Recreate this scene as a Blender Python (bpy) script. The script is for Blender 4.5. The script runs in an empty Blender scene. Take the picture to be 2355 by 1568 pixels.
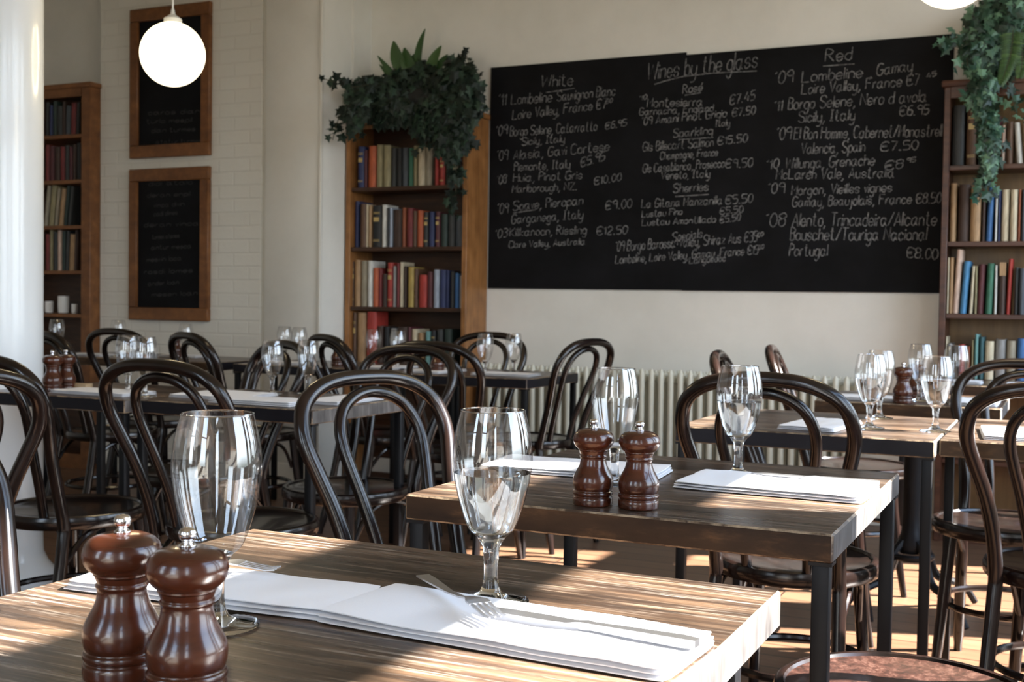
import bpy, bmesh, math, random
from mathutils import Vector, Matrix, noise

R_ = random.Random(7)
sc = bpy.context.scene
col = sc.collection
PI = math.pi

# ------------------------------------------------------------------ camera
EYE = Vector((0.0, 0.0, 1.07))
FPX, PW, PH = 2730.0, 2355.0, 1568.0
def _cd(x, y):
    return Vector((x - PW/2, -(y - PH/2), -FPX)).normalized()
_vx = -_cd(-4600, 610)                       # room X axis (along the blackboard wall) seen by the camera
_vy = _cd(2470, 712); _vy = (_vy - _vx*_vx.dot(_vy)).normalized()
_vz = _vx.cross(_vy)
ROT = Matrix((_vx, _vy, _vz))                # camera -> room
cam_d = bpy.data.cameras.new('camera'); cam = bpy.data.objects.new('camera', cam_d); col.objects.link(cam)
cam.matrix_world = Matrix.Translation(EYE) @ ROT.to_4x4()
cam_d.sensor_width = 36.0; cam_d.lens = 36.0*FPX/PW
cam_d.clip_start = 0.02; cam_d.clip_end = 100
cam_d.dof.use_dof = True; cam_d.dof.focus_distance = 1.5; cam_d.dof.aperture_fstop = 13.0
sc.camera = cam

# ------------------------------------------------------------------ colour management, world, sun, daylight
sc.view_settings.view_transform = 'Standard'; sc.view_settings.look = 'None'
sc.view_settings.gamma = 1.0; sc.view_settings.use_curve_mapping = False
sc.view_settings.exposure = 0.0
SKY, SUN, GLOBE = 8.6, 64.0, 60.0
sc.cycles.use_denoising = True
sc.cycles.max_bounces = 10; sc.cycles.transparent_max_bounces = 24
sc.cycles.transmission_bounces = 10; sc.cycles.diffuse_bounces = 5
sc.cycles.sample_clamp_indirect = 6.0; sc.cycles.blur_glossy = 0.6
w = bpy.data.worlds.new('daylight'); sc.world = w; w.use_nodes = True
nt = w.node_tree; nt.nodes.clear()
o_ = nt.nodes.new('ShaderNodeOutputWorld'); b_ = nt.nodes.new('ShaderNodeBackground')
tc_ = nt.nodes.new('ShaderNodeTexCoord'); sp_ = nt.nodes.new('ShaderNodeSeparateXYZ'); cr_ = nt.nodes.new('ShaderNodeValToRGB')
mp_ = nt.nodes.new('ShaderNodeMapRange'); mp_.inputs['From Min'].default_value = -1; mp_.inputs['From Max'].default_value = 1
nt.links.new(tc_.outputs['Generated'], sp_.inputs[0]); nt.links.new(sp_.outputs['Z'], mp_.inputs['Value'])
nt.links.new(mp_.outputs[0], cr_.inputs[0]); nt.links.new(cr_.outputs[0], b_.inputs['Color']); nt.links.new(b_.outputs[0], o_.inputs['Surface'])
e_ = cr_.color_ramp.elements
e_[0].position = 0.47; e_[0].color = (.12, .14, .12, 1)
e_[1].position = 0.53; e_[1].color = (.84, .93, 1, 1)
n_ = e_.new(0.85); n_.color = (.42, .64, 1, 1)
b_.inputs['Strength'].default_value = SKY
SUN_AZ, SUN_EL = math.radians(18), math.radians(38)
sl = bpy.data.lights.new('sun', 'SUN'); sl.energy = SUN; sl.angle = math.radians(.6); sl.color = (1, .96, .90)
so = bpy.data.objects.new('sun', sl); col.objects.link(so)
to_sun = Vector((math.cos(SUN_EL)*math.cos(SUN_AZ), math.cos(SUN_EL)*math.sin(SUN_AZ), math.sin(SUN_EL)))
so.rotation_euler = to_sun.to_track_quat('Z', 'Y').to_euler(); so.location = (4, 3, 6)

XR, YB, YP, XL, YF, ZC = 1.2, 6.0, 5.523, -6.6, -2.2, 3.4   # right wall, back wall, brick pier, left wall, wall behind, ceiling
WIN_R = [(-1.9, -1.2), (.90, 2.12), (2.362, 2.82), (3.1, 4.64), (4.95, 5.8)]   # y spans of the windows in the right wall
WZ = (.75, 2.237, 2.47, 3.02)                               # sill, transom bottom, transom top, head
WIN_F = [(-3.0, -2.2), (-.95, -.15)]            # x spans, wall behind
def portal(loc, rot, sx, sy):
    l = bpy.data.lights.new('window_daylight', 'AREA'); l.shape = 'RECTANGLE'; l.size = sx; l.size_y = sy
    l.cycles.is_portal = True
    o = bpy.data.objects.new('window_daylight', l); col.objects.link(o); o.location = loc; o.rotation_euler = rot
for y0, y1 in WIN_R: portal((XR+.05, (y0+y1)/2, (WZ[0]+WZ[3])/2), (0, PI/2, 0), WZ[3]-WZ[0], y1-y0)
for x0, x1 in WIN_F: portal(((x0+x1)/2, YF-.05, 1.9), (PI/2, 0, 0), x1-x0, 2.2)

# ------------------------------------------------------------------ helpers
def at(x, y, z=None, Y=None, X=None):
    """a point of the photograph turned into the point of the room at that height / distance"""
    r = ROT @ _cd(x, y)
    if z is not None: t = (z-EYE.z)/r.z
    elif Y is not None: t = (Y-EYE.y)/r.y
    else: t = (X-EYE.x)/r.x
    return EYE + r*t

MATS = {}
def mat(name, base=(.5,.5,.5), rough=.5, metal=0.0, spec=.5, coat=0.0, build=None, **kw):
    m = bpy.data.materials.new(name); m.use_nodes = True
    n = m.node_tree; p = n.nodes['Principled BSDF']
    p.inputs['Base Color'].default_value = (*base, 1); p.inputs['Roughness'].default_value = rough
    p.inputs['Metallic'].default_value = metal; p.inputs['Specular IOR Level'].default_value = spec
    p.inputs['Coat Weight'].default_value = coat; p.inputs['Coat Roughness'].default_value = .08
    for k, v in kw.items(): p.inputs[k.replace('_', ' ')].default_value = v
    if build: build(n, p)
    MATS[name] = m
    return m
def tex_noise(n, scale=(1,1,1), s=5, detail=4, rough=.55, coord='Object'):
    tc = n.nodes.new('ShaderNodeTexCoord'); mp = n.nodes.new('ShaderNodeMapping'); mp.inputs['Scale'].default_value = scale
    t = n.nodes.new('ShaderNodeTexNoise'); t.inputs['Scale'].default_value = s; t.inputs['Detail'].default_value = detail
    t.inputs['Roughness'].default_value = rough
    n.links.new(tc.outputs[coord], mp.inputs[0]); n.links.new(mp.outputs[0], t.inputs['Vector'])
    return t.outputs['Fac']
def ramp(n, fac, stops):
    r = n.nodes.new('ShaderNodeValToRGB'); n.links.new(fac, r.inputs[0]); e = r.color_ramp.elements
    e[0].position, e[0].color = stops[0][0], (*stops[0][1], 1)
    e[1].position, e[1].color = stops[-1][0], (*stops[-1][1], 1)
    for pos, c in stops[1:-1]:
        k = e.new(pos); k.color = (*c, 1)
    return r.outputs['Color']
def bump(n, p, fac, strength=.2, dist=.01):
    b = n.nodes.new('ShaderNodeBump'); b.inputs['Strength'].default_value = strength; b.inputs['Distance'].default_value = dist
    n.links.new(fac, b.inputs['Height']); n.links.new(b.outputs[0], p.inputs['Normal'])
def mixc(n, fac, a, b, mode='MIX'):
    m = n.nodes.new('ShaderNodeMix'); m.data_type = 'RGBA'; m.blend_type = mode
    if isinstance(fac, float): m.inputs[0].default_value = fac
    else: n.links.new(fac, m.inputs[0])
    for k, v in ((6, a), (7, b)):
        if isinstance(v, tuple): m.inputs[k].default_value = (*v, 1)
        else: n.links.new(v, m.inputs[k])
    return m.outputs[2]

def grain(dark, mid, light, sc_=(1.2, 26, 26), s=3.2, rough=(.28,.5), coord='Object', bs=.12):
    def f(n, p):
        a = tex_noise(n, sc_, s, 6, .62, coord); b = tex_noise(n, (1.0, 5, 5), 2.3, 3, .5, coord)
        c1 = ramp(n, a, [(.30, dark), (.52, mid), (.72, light)])
        c2 = ramp(n, b, [(.35, tuple(x*.55 for x in mid)), (.65, light)])
        n.links.new(mixc(n, .35, c1, c2), p.inputs['Base Color'])
        rr = n.nodes.new('ShaderNodeMapRange'); rr.inputs['To Min'].default_value = rough[0]; rr.inputs['To Max'].default_value = rough[1]
        n.links.new(b, rr.inputs['Value']); n.links.new(rr.outputs[0], p.inputs['Roughness'])
        bump(n, p, a, bs, .003)
    return f
def f_top(n, p):
    a = tex_noise(n, (1.0, 22, 22), 3.0, 6, .6); b = tex_noise(n, (.9, 3.2, 3), 2.6, 4, .55); c = tex_noise(n, (2.4, 60, 40), 2.2, 5, .78); d = tex_noise(n, (1.3, 40, 20), 2.0, 5, .7)
    c1 = ramp(n, a, [(.30, (.018,.012,.009)), (.50, (.058,.037,.025)), (.70, (.15,.098,.062))])
    c2 = ramp(n, b, [(.36, (.32,.31,.31)), (.64, (1.35,1.25,1.15))])
    base = mixc(n, 1.0, c1, c2, 'MULTIPLY')
    def rng(v, lo, hi):
        k = n.nodes.new('ShaderNodeMapRange'); k.inputs['From Min'].default_value = lo; k.inputs['From Max'].default_value = hi; n.links.new(v, k.inputs['Value']); return k.outputs[0]
    def mul(x, y):
        m = n.nodes.new('ShaderNodeMath'); m.operation = 'MULTIPLY'; m.use_clamp = True; n.links.new(x, m.inputs[0]); n.links.new(y, m.inputs[1]); return m.outputs[0]
    k2 = rng(b, .40, .66)
    base = mixc(n, mul(rng(c, .53, .64), k2), base, (.50,.42,.34))
    base = mixc(n, rng(d, .58, .70), base, (.24,.17,.115))
    base = mixc(n, rng(tex_noise(n, (1.6, 44, 40), 1.7, 5, .78), .57, .66), base, (.014,.010,.008))
    n.links.new(base, p.inputs['Base Color'])
    rr = n.nodes.new('ShaderNodeMapRange'); rr.inputs['To Min'].default_value = .17; rr.inputs['To Max'].default_value = .42
    n.links.new(d, rr.inputs['Value']); n.links.new(rr.outputs[0], p.inputs['Roughness'])
    bump(n, p, c, .12, .002)
M_top = mat('worn_table_wood', spec=.5, build=f_top)
M_edge = mat('dark_table_edge', build=grain((.004,.004,.007), (.006,.006,.010), (.012,.011,.015), rough=(.35,.5)), spec=.25)
M_edge_b = mat('brown_table_edge', build=grain((.009,.005,.003), (.024,.013,.007), (.10,.052,.022), sc_=(4, 14, 14), s=4, rough=(.4,.6)), spec=.2)
M_end = mat('end_grain', build=grain((.03,.028,.028), (.075,.07,.068), (.19,.175,.165), sc_=(16, 16, 2.0), s=5), spec=.4)
M_worn = mat('worn_arris', rough=.5, build=lambda n, p: n.links.new(ramp(n, tex_noise(n, (1,1,1), 22, 4, .7), [(.42, (.05,.03,.018)), (.62, (.34,.25,.16))]), p.inputs['Base Color']))
def f_chair(n, p):
    a = tex_noise(n, (4,4,1), 6, 3)
    n.links.new(ramp(n, a, [(.35, (.005,.0035,.003)), (.7, (.014,.007,.0055))]), p.inputs['Base Color'])
M_chair = mat('dark_bentwood', rough=.19, spec=.5, coat=.0, build=f_chair)
def f_seat(n, p):
    a = tex_noise(n, (6,6,6), 5, 6, .7)
    n.links.new(ramp(n, a, [(.35, (.006,.004,.0035)), (.62, (.014,.008,.006)), (.8, (.035,.018,.013))]), p.inputs['Base Color'])
M_seat = mat('dark_seat_wood', rough=.24, coat=.3, build=f_seat)
def f_seat2(n, p):
    a = tex_noise(n, (9,9,9), 6, 6, .75)
    n.links.new(ramp(n, a, [(.32, (.008,.005,.004)), (.5, (.036,.015,.011)), (.72, (.11,.058,.043))]), p.inputs['Base Color'])
M_seat2 = mat('worn_reddish_seat', rough=.3, coat=.25, build=f_seat2)
def f_mill(n, p):
    a = tex_noise(n, (3,3,14), 4, 4)
    n.links.new(ramp(n, a, [(.3, (.032,.008,.0035)), (.7, (.082,.020,.008))]), p.inputs['Base Color'])
M_mill = mat('polished_mahogany', rough=.22, coat=.4, build=f_mill)
M_mill_dark = mat('groove_wood', base=(.05,.018,.008), rough=.4)
M_steel = mat('polished_steel', base=(.82,.82,.84), rough=.12, metal=1)
M_cutlery = mat('cutlery_steel', base=(.72,.73,.76), rough=.32, metal=1)
M_iron = mat('black_cast_iron', base=(.004,.004,.005), rough=.45, spec=.25)
def f_napkin(n, p):
    a = tex_noise(n, (1,1,1), 350, 2)
    bump(n, p, a, .15, .001)
M_napkin = mat('white_linen', base=(.86,.86,.88), rough=.85, spec=.2, build=f_napkin)
def f_wall(n, p):
    a = tex_noise(n, (1,1,1), 2.2, 5, .6); b = tex_noise(n, (1,1,1), 14, 4)
    c = ramp(n, a, [(.35, (.67,.655,.605)), (.62, (.74,.725,.675)), (.8, (.71,.695,.645))])
    n.links.new(c, p.inputs['Base Color']); bump(n, p, b, .12, .01)
M_wall = mat('cream_plaster', rough=.6, spec=.3, build=f_wall)
def f_brick(n, p):
    tc = n.nodes.new('ShaderNodeTexCoord'); mp = n.nodes.new('ShaderNodeMapping'); mp.inputs['Rotation'].default_value = (PI/2, 0, 0)
    t = n.nodes.new('ShaderNodeTexBrick'); t.inputs['Scale'].default_value = 1.0
    t.inputs['Brick Width'].default_value = .22; t.inputs['Row Height'].default_value = .078
    t.inputs['Mortar Size'].default_value = .007; t.inputs['Mortar Smooth'].default_value = .6
    t.inputs['Color1'].default_value = (.665,.64,.575,1); t.inputs['Color2'].default_value = (.69,.665,.60,1); t.inputs['Mortar'].default_value = (.645,.62,.555,1)
    n.links.new(tc.outputs['Object'], mp.inputs[0]); n.links.new(mp.outputs[0], t.inputs['Vector'])
    n.links.new(t.outputs['Color'], p.inputs['Base Color'])
    a = tex_noise(n, (1,1,1), 16, 5)
    mm = n.nodes.new('ShaderNodeMath'); mm.operation = 'MULTIPLY_ADD'; mm.inputs[1].default_value = -1.2
    n.links.new(t.outputs['Fac'], mm.inputs[0]); n.links.new(a, mm.inputs[2]); bump(n, p, mm.outputs[0], .30, .010)
M_brick = mat('painted_brick', rough=.55, spec=.3, build=f_brick)
M_ceil = mat('white_ceiling', base=(.60,.53,.41), rough=.8)
def f_floor(n, p):
    tc = n.nodes.new('ShaderNodeTexCoord')
    t = n.nodes.new('ShaderNodeTexBrick'); t.inputs['Scale'].default_value = 1; t.inputs['Brick Width'].default_value = 1.9
    t.inputs['Row Height'].default_value = .12; t.inputs['Mortar Size'].default_value = .0035
    t.inputs['Color1'].default_value = (.13,.070,.040,1); t.inputs['Color2'].default_value = (.175,.098,.058,1); t.inputs['Mortar'].default_value = (.02,.01,.006,1)
    n.links.new(tc.outputs['Object'], t.inputs['Vector'])
    a = tex_noise(n, (1.2, 18, 1), 4, 5)
    n.links.new(mixc(n, .45, t.outputs['Color'], ramp(n, a, [(.3, (.45,.35,.3)), (.7, (1.25,1.2,1.1))]), 'MULTIPLY'), p.inputs['Base Color'])
M_floor = mat('floor_boards', rough=.42, build=f_floor)
M_column = mat('white_gloss_paint', base=(.80,.83,.85), rough=.22, coat=.3)
M_white = mat('white_paint', base=(.72,.70,.64), rough=.4)
M_rad = mat('cream_radiator_enamel', base=(.58,.57,.48), rough=.4)
M_black = mat('blackboard_paint', rough=.7, spec=.12, build=lambda n, p: n.links.new(ramp(n, tex_noise(n, (1,1,1.4), 2.5, 6, .65), [(.35, (.004,.004,.0045)), (.75, (.010,.010,.012))]), p.inputs['Base Color']))
def f_chalk(n, p):
    a = tex_noise(n, (1,1,1), 60, 3)
    n.links.new(ramp(n, a, [(.35, (.06,.06,.063)), (.65, (.25,.25,.25))]), p.inputs['Base Color'])
M_chalk = mat('chalk', rough=.95, spec=.1, build=f_chalk)
M_chalk_faint = mat('faint_chalk', base=(.05,.05,.05), rough=.95, spec=.1)
M_pine = mat('orange_pine', build=grain((.13,.05,.014), (.27,.115,.035), (.38,.18,.065), sc_=(18, 18, 1.2), s=3, rough=(.35,.5)), spec=.4)
M_frame = mat('frame_pine', build=grain((.10,.036,.012), (.17,.065,.020), (.25,.105,.034), sc_=(6, 6, 6), s=3, rough=(.4,.5)), spec=.4)
M_shelf = mat('dark_shelf_wood', build=grain((.018,.008,.004), (.045,.018,.008), (.085,.036,.016), sc_=(2, 16, 16)), spec=.4)
M_shelf_r = mat('mahogany_shelf_wood', build=grain((.030,.012,.007), (.07,.026,.015), (.11,.046,.026), sc_=(2, 16, 16)), spec=.4)
M_back_r = mat('plywood_back', build=grain((.10,.055,.022), (.16,.09,.036), (.21,.12,.05), sc_=(12, 12, 1)), spec=.3)
M_page = mat('book_pages', base=(.52,.46,.34), rough=.9)
M_ceramic = mat('white_ceramic', base=(.75,.74,.72), rough=.25)
def f_leaf(c1, c2, c3):
    def f(n, p):
        g = n.nodes.new('ShaderNodeNewGeometry')
        n.links.new(ramp(n, g.outputs['Random Per Island'], [(.1, c1), (.6, c2), (.97, c3)]), p.inputs['Base Color'])
    return f
M_ivy = mat('ivy_leaf', rough=.5, spec=.3, build=f_leaf((.004,.009,.006), (.007,.018,.011), (.028,.055,.034)))
M_ivy2 = mat('pale_ivy_leaf', rough=.42, spec=.4, build=f_leaf((.008,.024,.014), (.018,.060,.036), (.11,.21,.13)))
M_leaf = mat('broad_leaf', rough=.4, build=f_leaf((.02,.055,.015), (.035,.085,.022), (.06,.12,.03)))
M_stem = mat('plant_stem', base=(.04,.035,.015), rough=.7)
M_pot = mat('black_basket', base=(.012,.011,.010), rough=.7)
M_globe = mat('opal_globe', base=(.9,.88,.8), rough=.3)
_p = M_globe.node_tree.nodes['Principled BSDF']
_p.inputs['Emission Color'].default_value = (1, .86, .60, 1); _p.inputs['Emission Strength'].default_value = 2.6
M_block = mat('bare_wood_block', base=(.36,.25,.14), rough=.6)
M_gilt = mat('gilt_band', base=(.45,.32,.12), rough=.4)
# thin drinking-glass wall: mostly clear, with a mirror sheen that grows towards the silhouette
def thin_glass():
    m = bpy.data.materials.new('thin_glass_wall'); m.use_nodes = True; n = m.node_tree; n.nodes.clear()
    out = n.nodes.new('ShaderNodeOutputMaterial'); mx = n.nodes.new('ShaderNodeMixShader')
    tr = n.nodes.new('ShaderNodeBsdfTransparent'); gl = n.nodes.new('ShaderNodeBsdfGlossy'); gl.inputs['Roughness'].default_value = .02
    lw = n.nodes.new('ShaderNodeLayerWeight'); lw.inputs['Blend'].default_value = .5
    trc = ramp(n, lw.outputs['Facing'], [(.0, (.985,.99,.99)), (.80, (.96,.965,.975)), (.97, (.55,.56,.60))])
    n.links.new(trc, tr.inputs['Color'])
    f = ramp(n, lw.outputs['Facing'], [(.0, (.16,)*3), (.6, (.24,)*3), (.85, (.42,)*3), (1.0, (.75,)*3)])
    n.links.new(f, mx.inputs[0]); n.links.new(tr.outputs[0], mx.inputs[1]); n.links.new(gl.outputs[0], mx.inputs[2])
    n.links.new(mx.outputs[0], out.inputs['Surface'])
    return m
M_thin = thin_glass()
def solid_glass(name, ior, colr):
    m = bpy.data.materials.new(name); m.use_nodes = True; n = m.node_tree; n.nodes.clear()
    out = n.nodes.new('ShaderNodeOutputMaterial'); g = n.nodes.new('ShaderNodeBsdfGlass'); g.inputs['IOR'].default_value = ior
    g.inputs['Color'].default_value = (*colr, 1); g.inputs['Roughness'].default_value = 0
    n.links.new(g.outputs[0], out.inputs['Surface']); return m
M_glass = solid_glass('solid_glass', 1.45, (.97,.98,.99))
M_water = solid_glass('water', 1.33, (.98,.99,.99))

class MB:
    """collects geometry for ONE mesh object"""
    def __init__(s): s.v, s.f, s.m = [], [], []
    def add(s, vs, fs, mi=0):
        o = len(s.v); s.v += [Vector(v) for v in vs]; s.f += [tuple(i+o for i in f) for f in fs]; s.m += [mi]*len(fs); return s
    def box(s, lo, hi, mi=0, bev=0, bmi=None, seg=1, faces=None):
        bm = bmesh.new(); bmesh.ops.create_cube(bm, size=1)
        c = [(a+b)/2 for a, b in zip(lo, hi)]; d = [b-a for a, b in zip(lo, hi)]
        for v in bm.verts: v.co = Vector((c[0]+v.co.x*d[0], c[1]+v.co.y*d[1], c[2]+v.co.z*d[2]))
        for f in bm.faces:
            f.normal_update(); n = f.normal; f.material_index = mi
            if faces:
                for k, (ax, sg) in {'+x':(0,1),'-x':(0,-1),'+y':(1,1),'-y':(1,-1),'+z':(2,1),'-z':(2,-1)}.items():
                    if n[ax]*sg > .9 and k in faces: f.material_index = faces[k]
        if bev:
            mk = set(bm.faces)
            r = bmesh.ops.bevel(bm, geom=list(bm.edges)+list(bm.verts), offset=bev, segments=seg, profile=.5, affect='EDGES', material=-1 if bmi is None else bmi)
        bm.verts.index_update()
        o = len(s.v); s.v += [v.co.copy() for v in bm.verts]
        for f in bm.faces: s.f.append(tuple(v.index+o for v in f.verts)); s.m.append(f.material_index)
        bm.free(); return s
    def lathe(s, prof, seg=32, c=(0,0,0), mi=0, cap0=True, cap1=True):
        o = len(s.v); n = len(prof)
        for r, z in prof:
            for k in range(seg):
                a = 2*PI*k/seg; s.v.append(Vector((c[0]+r*math.cos(a), c[1]+r*math.sin(a), c[2]+z)))
        for i in range(n-1):
            for k in range(seg):
                a, b = o+i*seg+k, o+i*seg+(k+1) % seg
                s.f.append((a, b, b+seg, a+seg)); s.m.append(mi)
        if cap0: s.f.append(tuple(o+k for k in reversed(range(seg)))); s.m.append(mi)
        if cap1: s.f.append(tuple(o+(n-1)*seg+k for k in range(seg))); s.m.append(mi)
        return s
    def tube(s, pts, r, seg=10, closed=False, mi=0):
        pts = [Vector(p) for p in pts]; n = len(pts); rr = r if isinstance(r, (list, tuple)) else [r]*n
        o = len(s.v); T = []
        for i in range(n):
            a = pts[(i-1) % n] if (closed or i > 0) else pts[i]; b = pts[(i+1) % n] if (closed or i < n-1) else pts[i]
            T.append((b-a).normalized())
        u = T[0].orthogonal().normalized(); frames = []
        for i in range(n):
            u = (u - T[i]*u.dot(T[i])).normalized(); frames.append((u.copy(), T[i].cross(u)))
        for i in range(n):
            u, v_ = frames[i]
            for k in range(seg):
                a = 2*PI*k/seg; s.v.append(pts[i] + (u*math.cos(a)+v_*math.sin(a))*rr[i])
        for i in range(n if closed else n-1):
            j = (i+1) % n; off = 0
            if closed and j == 0:
                d = [(s.v[o+k]-s.v[o+i*seg]).length for k in range(seg)]; off = d.index(min(d))
            for k in range(seg):
                a, b = o+i*seg+k, o+i*seg+(k+1) % seg
                c2, d2 = o+j*seg+(k+1+off) % seg, o+j*seg+(k+off) % seg
                s.f.append((a, b, c2, d2)); s.m.append(mi)
        if not closed:
            s.f.append(tuple(o+k for k in reversed(range(seg)))); s.f.append(tuple(o+(n-1)*seg+k for k in range(seg))); s.m += [mi, mi]
        return s
    def build(s, name, mats, parent=None, smooth=True, angle=40, loc=None):
        me = bpy.data.meshes.new(name); me.from_pydata(s.v, [], s.f); me.update()
        for m in (mats if isinstance(mats, (list, tuple)) else [mats]): me.materials.append(m)
        for p, mi in zip(me.polygons, s.m): p.material_index = mi
        if smooth:
            me.shade_smooth(); me.set_sharp_from_angle(angle=math.radians(angle))
        o = bpy.data.objects.new(name, me); col.objects.link(o)
        if parent: o.parent = parent
        if loc is not None: o.location = loc
        return o
def tag(o, label, cat, group=None):
    o['label'] = label; o['category'] = cat
    if group: o['group'] = group
    return o
def thing(name, label, cat, loc=(0,0,0), rz=0, group=None):
    o = bpy.data.objects.new(name, None); o.empty_display_size = .05; col.objects.link(o); o.location = loc; o.rotation_euler = (0, 0, rz)
    return tag(o, label, cat, group)
def struct(o): o['kind'] = 'structure'; return o
def dup(root, loc, rz, label, group=None):
    r = root.copy(); col.objects.link(r); r.location = loc; r.rotation_euler = (0, 0, rz); r['label'] = label
    if group: r['group'] = group
    for ch in root.children:
        c = ch.copy(); col.objects.link(c); c.parent = r
        for g in ch.children:
            d = g.copy(); col.objects.link(d); d.parent = c
    return r
def spline(pts, n=8, closed=False):
    P = [Vector(p) for p in pts]; m = len(P); out = []
    rng = range(m if closed else m-1)
    for i in rng:
        p0 = P[(i-1) % m] if (closed or i > 0) else P[i]; p1 = P[i]; p2 = P[(i+1) % m]; p3 = P[(i+2) % m] if (closed or i+2 < m) else P[(i+1) % m]
        for k in range(n):
            t = k/n
            out.append(.5*((2*p1)+(p2-p0)*t+(2*p0-5*p1+4*p2-p3)*t*t+(3*p1-p0-3*p2+p3)*t**3))
    if not closed: out.append(P[-1])
    return out

# ------------------------------------------------------------------ the room
struct(MB().box((XL-.2, YF-.2, -.1), (XR+.2, YB+.2, 0)).build('floor', M_floor, smooth=False))
struct(MB().box((XL-.2, YF-.2, ZC), (XR+.2, YB+.2, ZC+.15)).build('ceiling', M_ceil, smooth=False))
XPR = -3.79                                                     # right face of the brick pier
struct(MB().box((XPR, YB, 0), (XR+.2, YB+.2, ZC)).build('wall_back', M_wall, smooth=False))
struct(MB().box((XL-.2, YF-.2, 0), (XL, YB+.2, ZC)).build('wall_left', M_wall, smooth=False))
XB = at(600, 500, Y=YP).x; XBL = at(231, 400, Y=YP).x            # painted brick from XBL to XB, plain plaster from XB to the pier's corner
wl = MB().box((XBL, YP, 0), (XB, YB+.2, ZC))
struct(wl.build('wall_brick', M_brick, smooth=False))
struct(MB().box((XB+.03, YP-.006, 0), (XPR, YB+.2, ZC), bev=.008, seg=2).box((XB-.01, YP+.02, 0), (XB+.05, YP+.1, ZC)).build('wall_pier', M_wall))
struct(MB().box((XL-.2, YP+.22, 0), (XBL, YB+.2, ZC)).build('wall_recess', M_wall, smooth=False))
tl = at(741, 400, Y=YP-.012).x
struct(MB().box((XPR-.012, YP-.020, 0), (XPR+.006, YP-.002, ZC), bev=.004, seg=2).build('trim_1', M_white))
struct(MB().box((XPR, YB-.19, 0), (XPR+.012, YB, ZC)).build('trim_2', M_wall, smooth=False))
cx = at(2258, 20, Y=YB).x
struct(MB().tube([(cx, YB-.006, 2.1), (cx, YB-.006, ZC)], .008, 8).build('trim_3', M_wall))
wr = MB(); ys = [YF] + [v for p in WIN_R for v in p] + [YB]
for i in range(0, len(ys), 2): wr.box((XR, ys[i], 0), (XR+.16, ys[i+1], ZC))
for y0, y1 in WIN_R:
    wr.box((XR, y0, 0), (XR+.16, y1, WZ[0])); wr.box((XR, y0, WZ[3]), (XR+.16, y1, ZC))
struct(wr.build('wall_right', M_wall, smooth=False))
k = 0
for y0, y1 in WIN_R:
    k += 1; f = MB()
    f.box((XR+.03, y0, WZ[1]), (XR+.09, y1, WZ[2]), bev=.004)
    for a, b in ((y0, y0+.03), (y1-.03, y1)): f.box((XR+.04, a, WZ[0]), (XR+.08, b, WZ[3]))
    f.box((XR+.03, y0, WZ[0]), (XR+.10, y1, WZ[0]+.04)); f.box((XR+.03, y0, WZ[3]-.04), (XR+.09, y1, WZ[3]))
    struct(f.build('window_%d' % k, M_white, smooth=False))
wf = MB(); xs = [XL] + [v for p in WIN_F for v in p] + [XR+.16]
for i in range(0, len(xs), 2): wf.box((xs[i], YF-.16, 0), (xs[i+1], YF, ZC))
for x0, x1 in WIN_F:
    wf.box((x0, YF-.16, 0), (x1, YF, .8)); wf.box((x0, YF-.16, 3.0), (x1, YF, ZC))
struct(wf.build('wall_front', M_wall, smooth=False))
for x0, x1 in WIN_F:
    k += 1; f = MB(); xm = (x0+x1)/2
    for a, b in ((x0, x0+.04), (x1-.04, x1)): f.box((a, YF-.1, .8), (b, YF-.05, 3.0))
    for a, b in ((.8, .85), (1.85, 1.91), (2.95, 3.0)): f.box((x0, YF-.11, a), (x1, YF-.04, b))
    struct(f.build('window_%d' % k, M_white, smooth=False))
struct(MB().box((XPR, YB-.018, 0), (XR, YB, .14), bev=.004).build('baseboard_back', M_white, smooth=False))
struct(MB().box((XBL, YP-.03, 0), (XPR, YP-.012, .14), bev=.004).build('baseboard_pier', M_white, smooth=False))

PC = Vector((-3.565, 3.11, 0))
pl = MB().lathe([(.215, 0), (.215, .05), (.19, .08), (.172, .12), (.17, .2), (.17, ZC)], 64, (0, 0, 0))
o = pl.build('column', M_column, loc=PC); struct(o); tag(o, 'round white gloss painted iron column at the left edge', 'column')

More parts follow.
